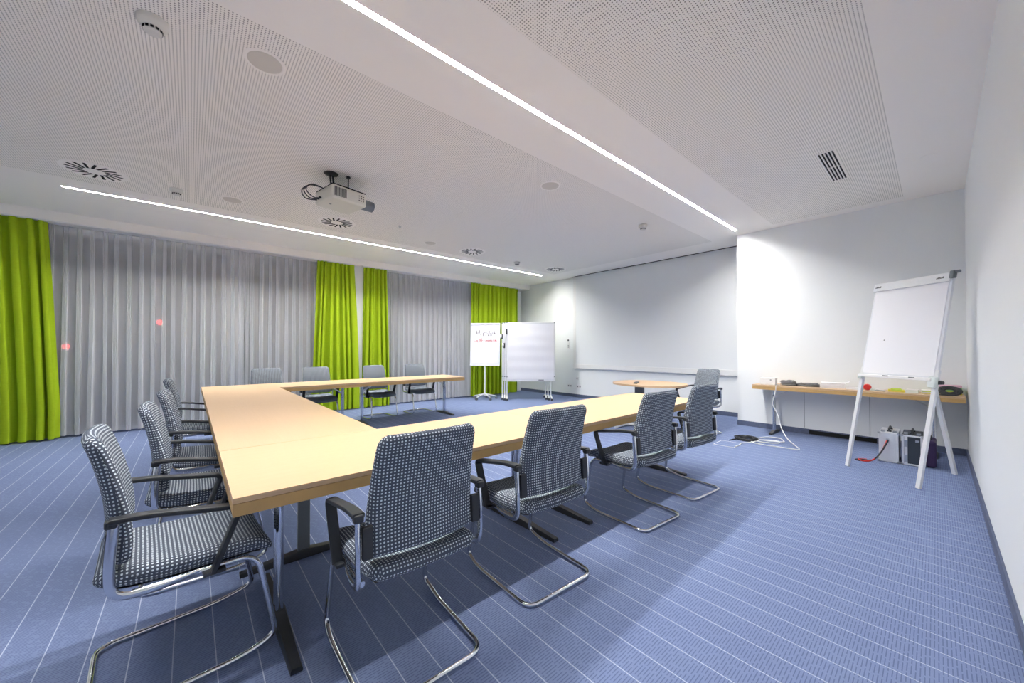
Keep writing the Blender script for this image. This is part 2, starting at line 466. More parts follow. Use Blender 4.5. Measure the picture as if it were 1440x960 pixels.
# ------------------------------------------------------------------ curtains
CY = 8.45
def green_curtain(name_label, xt0, xt1, xb0, xb1, folds, seed):
    rnd = random.Random(seed); n = folds * 20; rows = 26; P = []
    ph = [rnd.uniform(-.5, .5) for _ in range(folds + 1)]; am = [rnd.uniform(.7, 1.3) for _ in range(folds + 1)]
    for i in range(rows):
        f = i / (rows - 1); z = 0.022 + (3.165 - 0.022) * (1 - f)
        sp = min(1.0, f * 1.15)
        row = []
        for j in range(n + 1):
            s = j / n; k = (s + .035 * math.sin(2 * PI * s * 1.7 + seed) + .02 * math.sin(2 * PI * s * 3.1 + 2 * seed)) * folds; k = max(0.0, k); ki = min(folds - 1, int(k)); kf = k - ki
            x = (xt0 + (xt1 - xt0) * s) * (1 - sp) + (xb0 + (xb1 - xb0) * s) * sp
            amp = (.034 + .026 * min(1, f * 2.2)) * (am[ki] * (1 - kf) + am[ki + 1] * kf)
            w = math.sin(2 * PI * k + (ph[ki] * (1 - kf) + ph[ki + 1] * kf) * min(1, f * 2))
            y = CY + amp * w
            x += -.125 * abs(xb1 - xb0) / folds * math.sin(4 * PI * k) * (.5 + .5 * min(1, f * 3)) + .010 * math.sin(3 * f + k)
            row.append((x - (xt0 + xt1) / 2, y - CY, z))
        P.append(row)
    P2 = [[(x, y + .006, z) for x, y, z in row] for row in P]
    t = thing('curtain', name_label, 'curtain', ((xt0 + xt1) / 2, CY, 0), 0, 'lime green side curtains')
    m = MB(); m.grid(P).grid(P2)
    m.build('drape', M['green'], t, ang=80)
    hd = MB(); hd.grid([[(p[0], p[1] - .012, 3.17 - .045 * q) for p in P[0]] for q in range(3)])
    for q in range(folds):
        p = P[0][q * 20 + 10]; hd.cbox((p[0], p[1], 3.168), (.008, .02, .006))
    hd.build('heading_tape', M['green'], t, ang=80)
green_curtain('green curtain at the left edge of the picture', -2.66, -1.60, -2.70, -1.45, 8, 3)
green_curtain('green curtain left of the white pier, behind the second far chair', 1.98, 2.70, 1.88, 2.82, 7, 5)
green_curtain('green curtain right of the white pier, behind the third far chair', 2.93, 3.46, 2.90, 3.52, 6, 9)
green_curtain('green curtain in the far corner behind the pinboards', 5.86, 7.58, 5.84, 7.56, 13, 12)

def sheer(label, x0, x1, pitch, seed, yoff=0.03, dense=None):
    rnd = random.Random(seed); prof = []; x = x0; i = 0
    while x < x1:
        p = pitch * rnd.uniform(.9, 1.1)
        if dense and dense[0] < x < dense[1]: p *= .6
        d = rnd.uniform(.85, 1.15); sk = rnd.uniform(-.008, .008)
        # flat run, then a stacked pinch pleat standing into the room
        w = .056 * d; fl = p - w
        prof += [(x, 0, 0, i), (x + fl * .5, .003, 0, i), (x + fl, 0, 0, i)]
        for q in range(7):
            prof.append((x + fl + w * (.08 + .84 * q / 6) + sk, (-.052 * d if q % 2 == 0 else -.012), 1, i))
        x += p; i += 1
    prof.append((x, 0, 0, i))
    rows = 16; P = []
    off = [(rnd.uniform(-1, 1), rnd.uniform(0, 6)) for _ in range(i + 2)]
    for r in range(rows):
        f = r / (rows - 1); z = .03 + (3.165 - .03) * (1 - f)
        pts = []
        for (px, py, k, ii) in prof:
            o, q = off[ii]
            sway = .012 * o * f + .006 * math.sin(q + 3 * f)
            kk = 1.0 if f > .08 else (.45 + .55 * f / .08)
            pts.append(Vector((px + sway, CY + yoff + py * (0.55 + .55 * f) * kk + .010 * f * math.sin(q + px * 9), z)))
        P.append(smooth_path(pts, 3))
    cx = (x0 + x1) / 2
    t = thing('sheer_curtain', label, 'curtain', (cx, CY + yoff, 0), 0, 'white pleated sheer curtains')
    Q = [[(p.x - cx, p.y - CY - yoff, p.z) for p in row] for row in P]
    MB().grid(Q).build('voile', M['sheer'], t, ang=80)
    hd = MB(); hd.grid([[(p[0], p[1] + .004, 3.168 - .03 * q) for p in Q[0]] for q in range(3)])
    hd.build('heading_tape', M['sheer'], t, ang=80)
sheer('wide sheer curtain beside the leftmost green curtain', -1.66, 0.66, .134, 21, .115)
sheer('sheer curtain left of the pier, joining the wider one', 0.50, 2.02, .134, 22, .15, (0.4, .85))
sheer('sheer curtain between the pier and the far corner', 3.40, 5.98, .142, 23, .13, (5.3, 6.2))

# ------------------------------------------------------------------ chairs
def cushion(m, C):
    """C: rings of (centre, half width, half thickness, across, normal, sag); front and back skins unrolled into the UVs in metres"""
    S = []
    for k in range(13): S.append(('f', -1 + 2 * k / 12))
    rings = []
    for c, hw, th, nrm, sag in C:
        r = min(th, hw); fl = hw - r; front = []; back = []
        prm = [(-fl - r * math.cos(a), math.sin(a)) for a in (0.0, .35, .75, 1.15)] + [(-fl + 2 * fl * k / 14, 1.0) for k in range(15)] + [(fl + r * math.cos(a), math.sin(a)) for a in (1.15, .75, .35, 0.0)]
        for x, e in prm:
            p = c + Vector((x, 0, 0)) + sag * (x / .236) ** 2
            front.append(p + nrm * th * e); back.append(p - nrm * th * e)
        rings.append((front, back))
    n = len(rings[0][0])
    for side in (0, 1):
        V = [[m.bm.verts.new(p) for p in r[side]] for r in rings]
        U = []; W = []
        for i, r in enumerate(rings):
            q = r[side]; mid = n // 2; u = [0.0] * n
            for j in range(mid + 1, n): u[j] = u[j - 1] + (q[j] - q[j - 1]).length
            for j in range(mid - 1, -1, -1): u[j] = u[j + 1] - (q[j] - q[j + 1]).length
            U.append(u)
            W.append([0.0] * n if i == 0 else [W[-1][j] + (q[j] - rings[i - 1][side][j]).length if 4 <= j < n - 4 else 0 for j in range(n)])
            for j in range(4): W[-1][j] = W[-1][4]; W[-1][n - 1 - j] = W[-1][n - 5]
        for i in range(len(rings) - 1):
            for j in range(n - 1):
                ix = [(i, j), (i, j + 1), (i + 1, j + 1), (i + 1, j)]
                m._face([V[a][b] for a, b in ix], 0, [(U[a][b] + .0068, W[a][b]) for a, b in ix])
    for i in (0, len(rings) - 1):
        f, b = rings[i]
        vs = [m.bm.verts.new(p) for p in f + list(reversed(b))]
        m._face(vs, 0, [(p.x, .003) for p in f + list(reversed(b))])

def backrest_mesh():
    m = MB()
    ctr = [(.535, -.226), (.60, -.220), (.66, -.220), (.74, -.228), (.82, -.243), (.90, -.263), (.96, -.282), (1.002, -.298)]
    pts = smooth_path([Vector((0, y, z)) for z, y in ctr], 6)
    ztop, zbot = pts[-1].z, pts[0].z; C = []
    for i, p in enumerate(pts):
        t = (p.z - zbot) / (ztop - zbot); hw = .236 - .026 * max(0, (t - .15) / .85)
        rt, rb = .045, .020
        if ztop - p.z < rt: hw -= rt - math.sqrt(max(0, rt ** 2 - (rt - (ztop - p.z)) ** 2))
        if p.z - zbot < rb: hw -= rb - math.sqrt(max(0, rb ** 2 - (rb - (p.z - zbot)) ** 2))
        th = .031 - .009 * t
        e, e2 = min(1, (ztop - p.z) / .024), min(1, (p.z - zbot) / .018)
        th = max(.002, th * math.sqrt(max(0, 1 - (1 - e) ** 2)) * math.sqrt(max(0, 1 - (1 - e2) ** 2)))
        d = (pts[min(i + 1, len(pts) - 1)] - pts[max(i - 1, 0)]).normalized()
        C.append((p, hw, th, Vector((0, d.z, -d.y)), Vector((0, .030, 0))))
    # extra rings close to both ends keep the rolled edges round
    cushion(m, C); return m

def seat_mesh():
    m = MB()
    prof = [(-.268, .482, .003, .190), (-.266, .482, .012, .198), (-.258, .482, .023, .207), (-.238, .480, .032, .222), (-.19, .472, .036, .231), (-.10, .462, .036, .237),
            (0, .457, .035, .239), (.10, .456, .034, .239), (.18, .454, .033, .238), (.225, .448, .031, .236), (.255, .437, .026, .230), (.270, .427, .018, .222), (.276, .421, .010, .212), (.277, .420, .003, .205)]
    pts = smooth_path([Vector(p[:3]) for p in prof], 3); hw = smooth_path([Vector((p[3], 0, 0)) for p in prof], 3)
    cushion(m, [(Vector((0, p.x, p.y)), h.x, max(.002, p.z), Vector((0, 0, 1)), Vector((0, 0, .012))) for p, h in zip(pts, hw)]); return m

CHAIRLAB = {}
def make_chair():
    t = thing('conference_chair', '', 'chair', (0, 0, 0), 0, 'dotted cantilever chairs around the tables')
    seat_mesh().build('seat', M['fabric'], t, ang=75, weld=True)
    sh = MB(); rows = []
    for y, z in ((-.225, .449), (-.18, .437), (-.05, .425), (.1, .424), (.2, .421), (.235, .416)):
        rows.append([(x, y, z + .012 * (x / .22) ** 2) for x in (-.205, -.10, 0, .10, .205)])
    sh.grid(rows).grid([[(a, b, c - .010) for a, b, c in r] for r in rows])
    sh.build('seat_shell', M['blackshell'], t)
    backrest_mesh().build('backrest', M['fabric'], t, ang=75, weld=True)
    # cantilever base: one bent tube
    p = []
    side = lambda s: [(s * .236, -.17, .428), (s * .236, .215, .424), (s * .250, .286, .05), (s * .256, .205, .024), (s * .252, .12, .0125), (s * .245, -.285, .0125)]
    pts = side(-1) + list(reversed(side(1)))
    rad = [0, .075, .05, .05, .05, .075, .075, .05, .05, .05, .075, 0]
    MB().tube(fillet(pts, rad, 7), .0118, None, 10).build('cantilever_base', M['chrome'], t, ang=60)
    for s in (-1, 1):
        up = fillet([(s * .236, .02, .428), (s * .262, -.10, .428), (s * .266, -.222, .440), (s * .270, -.226, .56), (s * .268, -.214, .705)], [0, .05, .055, .06, 0], 7)
        MB().sweep(up, [(.0155 * math.cos(a * PI / 5), .0095 * math.sin(a * PI / 5)) for a in range(10)], up=(0, 1, .25)).build('back_upright', M['chrome'], t, ang=60)
        b = MB(); b.box((-.020, -.012, -.060), (.020, .012, .060), None, .006, Matrix.Translation((s * .237, -.228, .610)) @ Matrix.Rotation(R(-3), 4, 'X'))
        b.build('back_bracket', M['black'], t)
        arm = fillet([(s * .268, -.228, .716), (s * .268, -.13, .712), (s * .270, .07, .676), (s * .270, .152, .664), (s * .262, .062, .418)], [0, .06, .05, .035, 0], 6)
        w, h = .0215, .0095
        sec = [(-h, -w * .8), (-h * .6, -w), (h * .6, -w), (h, -w * .8), (h, w * .8), (h * .6, w), (-h * .6, w), (-h, w * .8)]
        N = len(arm)
        a = MB(); a.sweep(arm, [(q[1], q[0]) for q in sec], up=(1, 0, 0))
        a.cbox((s * .268, -.222, .706), (.036, .034, .030), None, .007)
        a.box((min(s * .215, s * .275), .028, .408), (max(s * .215, s * .275), .103, .426), None, .005)
        a.build('armrest', M['black'], t, ang=50)
    return t

chair0 = make_chair()
chairs = [  # x, y, heading of its front (degrees from +y, counter-clockwise), label
    (0.735, 1.600, -1, 'large dotted chair in the foreground, seen from behind at the near table edge'),
    (1.555, 1.630, -3, 'second chair from the front along the near table row, seen from behind'),
    (2.725, 1.640, -5, 'third chair from the camera in the near row, its left front leg in full view'),
    (3.560, 1.645, -5, 'last chair of the near row, at the far end of the table'),
    (-.004, 2.190, -86, 'nearest chair on the left side of the head table, whole base in view'),
    (0.085, 3.020, -90, 'second chair along the left side of the head table'),
    (0.120, 3.900, -91, 'third chair along the left side of the head table'),
    (0.095, 5.350, -92, 'hindmost chair on the left side of the head table, nearest the sheers'),
    (0.965, 7.130, 180, 'far row chair at the left with only its backrest top above the table'),
    (1.715, 7.130, 179, 'far row chair in front of the left middle green curtain'),
    (2.770, 7.130, 182, 'far row chair in front of the green curtain right of the pier'),
    (3.640, 7.150, 178, 'far row chair nearest the flipchart stand'),
    (6.120, 2.530, 68, 'lone chair at the oval table near the projection screen'),
]
for i, (x, y, a, lab) in enumerate(chairs):
    c = chair0 if i == 0 else dup(chair0)
    c.location = (x, y, 0); c.rotation_euler = (0, 0, R(a)); c['label'] = lab

# ------------------------------------------------------------------ folding tables
TZ = 0.765
def folding_table(label, x0, x1, y0, y1, axis, legs, group='beech folding tables', foot=0.80, panel=False, inset=0.0, colshift=0.0):
    """axis: long direction; legs: positions of the T legs along it"""
    cx, cy = (x0 + x1) / 2, (y0 + y1) / 2
    t = thing('folding_table', label, 'table', (cx, cy, 0), 0, group)
    hx, hy = (x1 - x0) / 2 - .001, (y1 - y0) / 2 - .001
    wood = M['beech_x' if axis == 'x' else 'beech_y']
    MB().box((-hx, -hy, TZ - .022), (hx, hy, TZ), None, .002).build('tabletop', wood, t)
    a = MB(); th = .018; i = .0015
    for lo, hi in (((-hx + i, -hy + i), (hx - i, -hy + th)), ((-hx + i, hy - th), (hx - i, hy - i)), ((-hx + i, -hy + th), (-hx + th, hy - th)), ((hx - th, -hy + th), (hx - i, hy - th))):
        a.box((lo[0], lo[1], TZ - .070), (hi[0], hi[1], TZ - .0235))
    a.build('apron', M['edge'], t)
    mid = (x0 + x1) / 2 if axis == 'x' else (y0 + y1) / 2
    for lp in legs:
        p = lp - mid
        inward = 1 if p < 0 else -1
        V = (lambda l, w, z: (p + l, w + colshift, z)) if axis == 'x' else (lambda l, w, z: (w + colshift, p + l, z))
        l = MB()
        if panel:
            q0, q1 = Vector(V(-.012, -.035, .045)), Vector(V(.012, .035, TZ - .023))
            l.box([min(q0[k], q1[k]) for k in range(3)], [max(q0[k], q1[k]) for k in range(3)], None, .006)
        else:
            for w in (-.026, .026): l.tube([V(0, w, .04), V(0, w, TZ - .023)], .0175, None, 12)
            q0, q1 = Vector(V(-.03, -.16, TZ - .032)), Vector(V(.03, .16, TZ - .0225))
            l.box([min(q0[k], q1[k]) for k in range(3)], [max(q0[k], q1[k]) for k in range(3)], None, .003)
        leg = l.build('leg', M['grey' if panel else 'chrome'], t)
        f = MB(); n = 9; rows = []
        hl = foot / 2
        sec = lambda w: [(.030, .012 + .030 * (1 - abs(w))), (.024, .022 + .030 * (1 - abs(w))), (-.024, .022 + .030 * (1 - abs(w))), (-.030, .012 + .030 * (1 - abs(w))), (-.030, .0), (.030, .0)]
        rings = []
        for k in range(n):
            w = -1 + 2 * k / (n - 1)
            rings.append([f.bm.verts.new(V(c[0] * (1 - .25 * abs(w)), w * hl, c[1] + .0005)) for c in sec(w)])
        for A, B in zip(rings, rings[1:]):
            for j in range(6): f._face([A[j], A[(j + 1) % 6], B[(j + 1) % 6], B[j]])
        f._face(list(reversed(rings[0]))); f._face(rings[-1])
        f.build('foot', M['black'], leg)
        b = MB()
        for w in (-.026, .026): b.tube([V(.012 * inward, w, .56), V(.05 * inward, w, .60), V(.27 * inward, w, TZ - .03)], .009, None, 8)
        b.build('brace', M['alu'], leg)
    return t
hX0, hX1 = 0.12, 0.985
folding_table('beech folding table nearest the camera, front corner of the horseshoe', hX0, 2.10, 1.715, 2.565, 'x', (.335, 1.90), foot=.84, colshift=0.0)
folding_table('beech folding table forming the free end of the near row', 2.10, 4.28, 1.715, 2.565, 'x', (2.29, 3.90), foot=.84)
folding_table('beech head table half nearer the camera', hX0, hX1, 2.567, 4.42, 'y', (2.66, 4.25), foot=.66, panel=True)
folding_table('beech head table half nearer the windows', hX0, hX1, 4.42, 6.278, 'y', (4.60, 6.09), foot=.66, panel=True)
folding_table('beech folding table in the far left corner of the horseshoe', hX0, 2.14, 6.28, 7.11, 'x', (.34, 1.97), foot=.72)
folding_table('beech folding table at the free end of the far row', 2.14, 4.20, 6.28, 7.11, 'x', (2.30, 3.97), foot=.72)
ST0, ST1 = 6.74, 7.225
folding_table('narrow beech side table against the end wall, strewn with cables and paper', ST0, ST1, -0.225, 1.925, 'y', (0.02, 1.69), foot=.44, group=None)

# oval meeting table
ot = thing('oval_table', 'small oval beech table in front of the projection screen', 'table', (5.72, 3.12, 0))
om = MB(); pr = []
pol = []
for k in range(64):
    a = 2 * PI * k / 64; c, s = math.cos(a), math.sin(a)
    pol.append((.50 * math.copysign(abs(c) ** .85, c), .575 * math.copysign(abs(s) ** .85, s)))
om.prism(pol, TZ - .028, TZ); om.build('tabletop', M['beech_y'], ot, ang=40)
cl = MB(); cl.cbox((0, .17, .39), (.10, .14, .69), None, .02)
for k in range(6): cl.cbox((-.051, .12 + .020 * k, .40), (.004, .010, .60))
col = cl.build('column', M['grey'], ot)
ft = MB()
for s in (-1, 1):
    ft.box((-.36, s * .24 + .17 - .03, .012), (.36, s * .24 + .17 + .03, .05), None, .012)
ft.box((-.03, -.20 + .17, .02), (.03, .20 + .17, .05), None, .01)
for sx in (-1, 1):
    for s in (-1, 1): ft.cyl((sx * .33, s * .24 + .17, 0), (sx * .33, s * .24 + .17, .014), .022)
ft.build('foot', M['alupaint'], ot)
rm = thing('remote_control', 'dark remote control lying on the oval table', 'remote control', (5.50, 3.22, TZ), R(112))
MB().box((-.03, -.115, .0), (.03, .115, .022), None, .006).build('body', M['black'], rm)
kb = MB()
for a in range(3):
    for b in range(6): kb.cbox((-.016 + .016 * a, -.07 + .026 * b, .0225), (.010, .014, .003), None, .001)
kb.build('keys', M['grey'], rm)

# ------------------------------------------------------------------ ceiling fittings
def swirl(x, y, lab, rz):
    t = thing('air_diffuser', lab, 'vent', (x, y, ZC), rz, 'round swirl air diffusers')
    MB().lathe([(.27, .001), (.27, -.004), (.255, -.007), (.02, -.007), (.001, -.0075)], seg=40).build('face_plate', M['ceil'], t)
    s = MB()
    for k in range(16):
        a = 2 * PI * k / 16
        mt = Matrix.Rotation(a, 4, 'Z') @ Matrix.Translation((.155, 0, -.008)) @ Matrix.Rotation(R(12), 4, 'Z')
        s.box((-.068, -.0115, -.0015), (.068, .0115, .001), None, .0, mt)
    s.build('slot_ring', M['slot'], t)
swirl(-.827, 6.19, 'swirl air diffuser left of the projector, nearest the left edge', .1)
swirl(1.729, 6.19, 'swirl air diffuser just below the projector', .2)
swirl(4.332, 6.21, 'swirl air diffuser above the far row of chairs', .0)
swirl(6.853, 6.22, 'swirl air diffuser nearest the far corner, above the pinboards', .15)
def smoke(x, y, lab, k=1.0, rz=0):
    t = thing('smoke_detector', lab, 'smoke detector', (x, y, ZC), rz, 'ceiling smoke detectors')
    MB().lathe([(.068 * k, 0), (.068 * k, -.016), (.062 * k, -.032), (.046 * k, -.048), (.042 * k, -.050)], seg=32).build('base', M['detector'], t)
    MB().lathe([(.041 * k, -.048), (.039 * k, -.070), (.030 * k, -.079), (.004, -.082)], seg=32).build('sensing_head', M['detector'], t)
    s = MB()
    for q in range(12):
        a = 2 * PI * q / 12; mt = Matrix.Rotation(a, 4, 'Z') @ Matrix.Translation((.0405 * k, 0, -.060))
        s.box((-.002, -.0075, -.0065), (.002, .0075, .0065), None, 0, mt)
    s.build('vent_slots', M['slot'], t)
smoke(-.188, 3.12, 'large looking smoke detector at the top left of the ceiling', 1.12)
smoke(-.147, 6.225, 'small smoke detector between the left swirl diffuser and the projector')
smoke(5.633, 6.296, 'small smoke detector between the two farthest swirl diffusers')
smoke(5.495, 3.088, 'small smoke detector below the long strip light, right of centre')
def speaker(x, y, lab):
    t = thing('ceiling_speaker', lab, 'speaker', (x, y, ZC), 0, 'round beige ceiling speakers')
    MB().lathe([(.125, 0), (.125, -.003), (.118, -.006), (.108, -.006), (.106, -.004)], seg=40).build('rim', M['ceil'], t)
    MB().lathe([(.106, -.002), (.100, -.007), (.05, -.009), (.001, -.0095)], seg=40).build('grille', M['beige'], t)
speaker(.378, 3.056, 'big round beige ceiling speaker at the upper left')
speaker(3.307, 3.085, 'round ceiling speaker near the middle of the ceiling')
speaker(3.391, 6.232, 'round ceiling speaker beside the strip light, right of the projector')
speaker(.407, 6.175, 'round ceiling speaker just left of the projector')
for x, y, lab in ((2.55, 5.70, 'tiny sprinkler head on the ceiling right of the projector'),):
    t = thing('sprinkler_head', lab, 'sprinkler', (x, y, ZC))
    MB().lathe([(.028, .001), (.028, -.004), (.012, -.008), (.010, -.022), (.001, -.024)], seg=16).build('body', M['alupaint'], t)
    MB().lathe([(.001, -.024), (.020, -.026), (.020, -.0275), (.001, -.028)], seg=16).build('deflector', M['chromedark'], t)
t = thing('cover_cap', 'faint round cover cap in the plain ceiling near the right wall', 'cover', (5.762, .03, ZC))
MB().lathe([(.06, .001), (.06, -.003), (.001, -.005)], seg=32).build('disc', M['ceil'], t)
vt = thing('slot_vent', 'rectangular slotted air vent in the right perforated ceiling', 'vent', (5.30, .725, ZC))
MB().box((-.46, -.075, -.004), (.46, .075, -.0005), None, .001).build('frame', M['ceil'], vt)
s = MB()
for a, b in ((-.44, -.012), (.012, .44)):
    for k in range(5): s.box((a, -.061 + .0265 * k, -.006), (b, -.061 + .0265 * k + .0125, -.0035))
s.build('slots', M['slot'], vt)
s = MB()
for a, b in ((-.44, -.012), (.012, .44)):
    for k in range(5): s.box((a, -.0485 + .0265 * k, -.0075), (b, -.0485 + .0265 * k + .005, -.0035))
s.build('louvres', M['alupaint'], vt)

# projector
pj = thing('projector', 'cream projector hanging from the ceiling on a short mount', 'projector', (1.335, 4.58, ZC), R(11))
b = MB(); b.box((-.215, -.20, -.325), (.195, .21, -.165), None, .026, seg=3); pb = b.build('body', M['cream'], pj)
g = MB()
for k in range(9): g.cbox((-.185 + .016 * k, -.201, -.245), (.007, .004, .10))
for k in range(3):
    for j in range(3): g.cbox((.10 + .026 * k, -.201, -.215 - .026 * j), (.012, .003, .009))
g.build('side_vents', M['slot'], pb)
MB().box((-.205, -.196, -.168), (.185, .205, -.160), None, .003).build('top_seam', M['slot'], pb)
MB().cbox((-.13, .02, -.326), (.022, .022, .004), None, .002).build('foot_screw', M['grey'], pb)
l = MB(); l.cyl((.185, -.10, -.258), (.325, -.10, -.258), .064, .060, None, 28); l.cyl((.325, -.10, -.258), (.330, -.10, -.258), .048, .044, None, 28)
l.build('lens', M['grey'], pj)
m_ = MB(); m_.lathe([(.075, -.001), (.075, -.006), (.040, -.016), (.026, -.02)], (-.15, -.04, 0), seg=28)
for x in (-.165, -.135): m_.cyl((x, -.04, -.01), (x + .03, -.02, -.165), .010)
m_.box((-.16, -.12, -.163), (-.02, .14, -.142), None, .006); m_.box((-.03, -.15, -.163), (.06, -.09, -.135), None, .006)
m_.cyl((.01, -.12, -.14), (.01, -.12, -.02), .007); m_.cyl((.01, -.12, -.02), (.01, -.12, -.002), .022)
m_.build('ceiling_mount', M['black'], pj)
cb = MB()
for q in range(3):
    cb.tube(smooth_path([(-.21, .06 + .05 * q, -.27), (-.30 - .02 * q, .06 + .05 * q, -.29), (-.37 - .01 * q, .08 + .03 * q, -.22), (-.32, .06 + .02 * q, -.15), (-.22, .02, -.17), (-.20, .0, -.20)], 8), .006, None, 8)
cb.cyl((-.24, .06, -.27), (-.21, .06, -.27), .012).cyl((-.24, .11, -.27), (-.21, .11, -.27), .012)
cb.build('cables', M['black'], pj)

# ------------------------------------------------------------------ projection screen and wall fittings
sc = thing('projection_screen', 'big white projection screen hanging on the far wall', 'screen', (X1, 4.4, 0))
MB().box((-.055, -2.10, .90), (-.050, 2.10, ZC + .003)).build('cloth', M['screen'], sc)
fr = MB(); fr.box((-.060, 2.10, .90), (-.045, 2.19, ZC + .003), None, .002); fr.build('side_border', M['white'], sc)
b = MB(); b.box((-.075, -2.10, .800), (-.035, 2.20, .915), None, .008); b.build('weight_bar', M['white'], sc)
bk = MB()
for y in (-1.8, 0, 1.8): bk.box((-.04, y - .03, .82), (0, y + .03, .88), None, .004)
bk.build('wall_stop', M['white'], sc)
def outlet(y, z, lab, n=1):
    t = thing('wall_socket', lab, 'socket', (X1, y, z), 0, 'sockets beside the screen')
    MB().box((-.012, -.042 * n, -.042), (0, .042 * n, .042), None, .004).build('cover_plate', M['white'], t)
    for k in range(n):
        c = MB(); c.cyl((-.0135, (k - (n - 1) / 2) * .084, 0), (-.011, (k - (n - 1) / 2) * .084, 0), .021, None, None, 24); c.build('insert', M['grey'], t)
outlet(6.50, .52, 'upper wall socket below the corner of the screen')
outlet(6.44, .30, 'double wall socket low on the wall, below the single one', 2)
outlet(6.76, .30, 'low double wall socket behind the pinboard side', 2)
t = thing('wall_thermostat', 'small control with black knob on the wall beside the pinboards', 'thermostat', (X1, 6.80, 1.50))
MB().box((-.02, -.04, -.16), (0, .04, .04), None, .005).build('housing', M['white'], t)
MB().lathe([(.022, 0), (.022, .015), (.001, .016)], seg=16).build('knob', M['black'], t, loc=(-.02, 0, .075), rot=(0, -PI / 2, 0))
sl = MB()
for z in (-.03, -.075, -.12): sl.box((-.0225, -.02, z - .008), (-.019, .02, z + .008))
sl.build('switch', M['grey'], t)

# ------------------------------------------------------------------ flipchart with five-star base
CAMYAW = math.atan2(596, 519)
fx = thing('flipchart_stand', 'white flipchart on a five-star rolling base with handwritten welcome', 'flipchart', (5.905, 7.885, 0), CAMYAW - PI / 2 + R(-3))
bs = MB()
for k in range(5):
    a = 2 * PI * k / 5 + .3; c, s_ = math.cos(a), math.sin(a)
    bs.sweep(fillet([(0, 0, .135), (c * .10, s_ * .10, .125), (c * .31, s_ * .31, .072)], .08, 6), [(.014, -.016), (.014, .016), (-.014, .016), (-.014, -.016)], scale=lambda q: 1.25 - .5 * q, up=(0, 0, 1))
bs.cyl((0, 0, .09), (0, 0, .17), .036, .028)
bo = bs.build('star_base', M['white'], fx)
for k in range(5):
    a = 2 * PI * k / 5 + .3; c, s_ = math.cos(a), math.sin(a); w = MB()
    for q in (-.016, .016):
        p0 = Vector((c * .31, s_ * .31, .031)) + Vector((-s_, c, 0)) * q; w.cyl(p0 - Vector((-s_, c, 0)) * .009, p0 + Vector((-s_, c, 0)) * .009, .031, None, None, 18)
    w.cyl((c * .31, s_ * .31, .03), (c * .31, s_ * .31, .075), .010); w.build('caster', M['grey'], bo)
MB().tube([(0, 0, .16), (0, .01, .96)], .022, None, 14).build('column', M['white'], fx)
tilt = Matrix.Translation((0, .0, .88)) @ Matrix.Rotation(R(-6), 4, 'X')
m_ = MB(); m_.box((-.40, -.012, 0), (.40, .018, 1.155), None, .008, tilt); m_.build('board', M['board'], fx)
m_ = MB(); m_.box((-.39, -.038, 1.095), (.39, -.012, 1.145), None, .012, tilt); m_.build('clamp_bar', M['alupaint'], fx)
m_ = MB(); m_.box((-.35, -.020, .07), (.35, -.0125, 1.10), None, 0, tilt); pad = m_.build('paper_pad', M['paper'], fx)
m_ = MB(); m_.box((-.38, -.05, .0), (.38, -.012, .022), None, .006, tilt); m_.build('pen_tray', M['white'], fx)
# handwriting as marker strokes
G = {  # letters as polylines in a unit box (x 0..w, y 0..1.5)
 'H': (.9, [[(0, 0), (.08, 1.45)], [(.62, 0), (.7, 1.5)], [(.0, .75), (.75, .8)]]),
 'e': (.65, [[(.05, .42), (.5, .55), (.42, .9), (.15, .85), (.02, .45), (.15, .08), (.5, .08), (.62, .25)]]),
 'r': (.55, [[(.05, .9), (.1, 0)], [(.1, .55), (.25, .85), (.5, .85)]]),
 'z': (.65, [[(.02, .85), (.5, .85), (.05, .02), (.3, .08), (.6, .05)]]),
 'l': (.35, [[(.0, .1), (.25, 1.1), (.15, 1.5), (.05, 1.1), (.1, .1), (.3, .05)]]),
 'i': (.35, [[(.05, .85), (.1, .08), (.3, .1)], [(.08, 1.2), (.12, 1.25)]]),
 'c': (.6, [[(.5, .8), (.25, .9), (.05, .5), (.2, .08), (.55, .15)]]),
 'h': (.65, [[(.05, 0), (.15, 1.5)], [(.08, .45), (.3, .85), (.48, .7), (.5, .05), (.6, .05)]]),
 'w': (.85, [[(.0, .85), (.15, .05), (.38, .7), (.55, .05), (.75, .9)]]),
 'k': (.65, [[(.05, 0), (.15, 1.5)], [(.5, .9), (.1, .45), (.55, .0)]]),
 'o': (.65, [[(.3, .9), (.05, .5), (.25, .05), (.52, .4), (.3, .9)]]),
 'm': (.95, [[(.02, .85), (.08, 0), (.15, .6), (.3, .85), (.4, .6), (.42, .02), (.5, .6), (.68, .85), (.76, .5), (.8, .02), (.9, .05)]]),
 'n': (.65, [[(.02, .85), (.08, 0), (.15, .6), (.35, .85), (.46, .5), (.5, .02), (.6, .05)]]),
}
def write(word, x, z, h, slope, ink, parent, wd):
    m = MB(); tot = sum(G[c][0] for c in word); sx = wd / tot; cx = x
    for ch in word:
        w, st = G[ch]
        for ln in st:
            pts = [tilt @ Vector((cx + (p[0] + .12 * p[1]) * sx, -.0215, z + p[1] * h + slope * (cx - x))) for p in ln]
            m.sweep(pts, [(.006, -.0007), (.006, .0007), (-.006, .0007), (-.006, -.0007)], up=(0, 0, 1) if False else None)
        cx += w * sx
    return m.build('handwriting', M[ink], parent)
o = write('Herzlich', -.245, .80, .105, -.02, 'blackink', pad, .55); o['label'] = 'black handwritten line'
o = write('willkommen', -.30, .62, .075, .03, 'redink', pad, .62); o['label'] = 'dark red handwritten line'

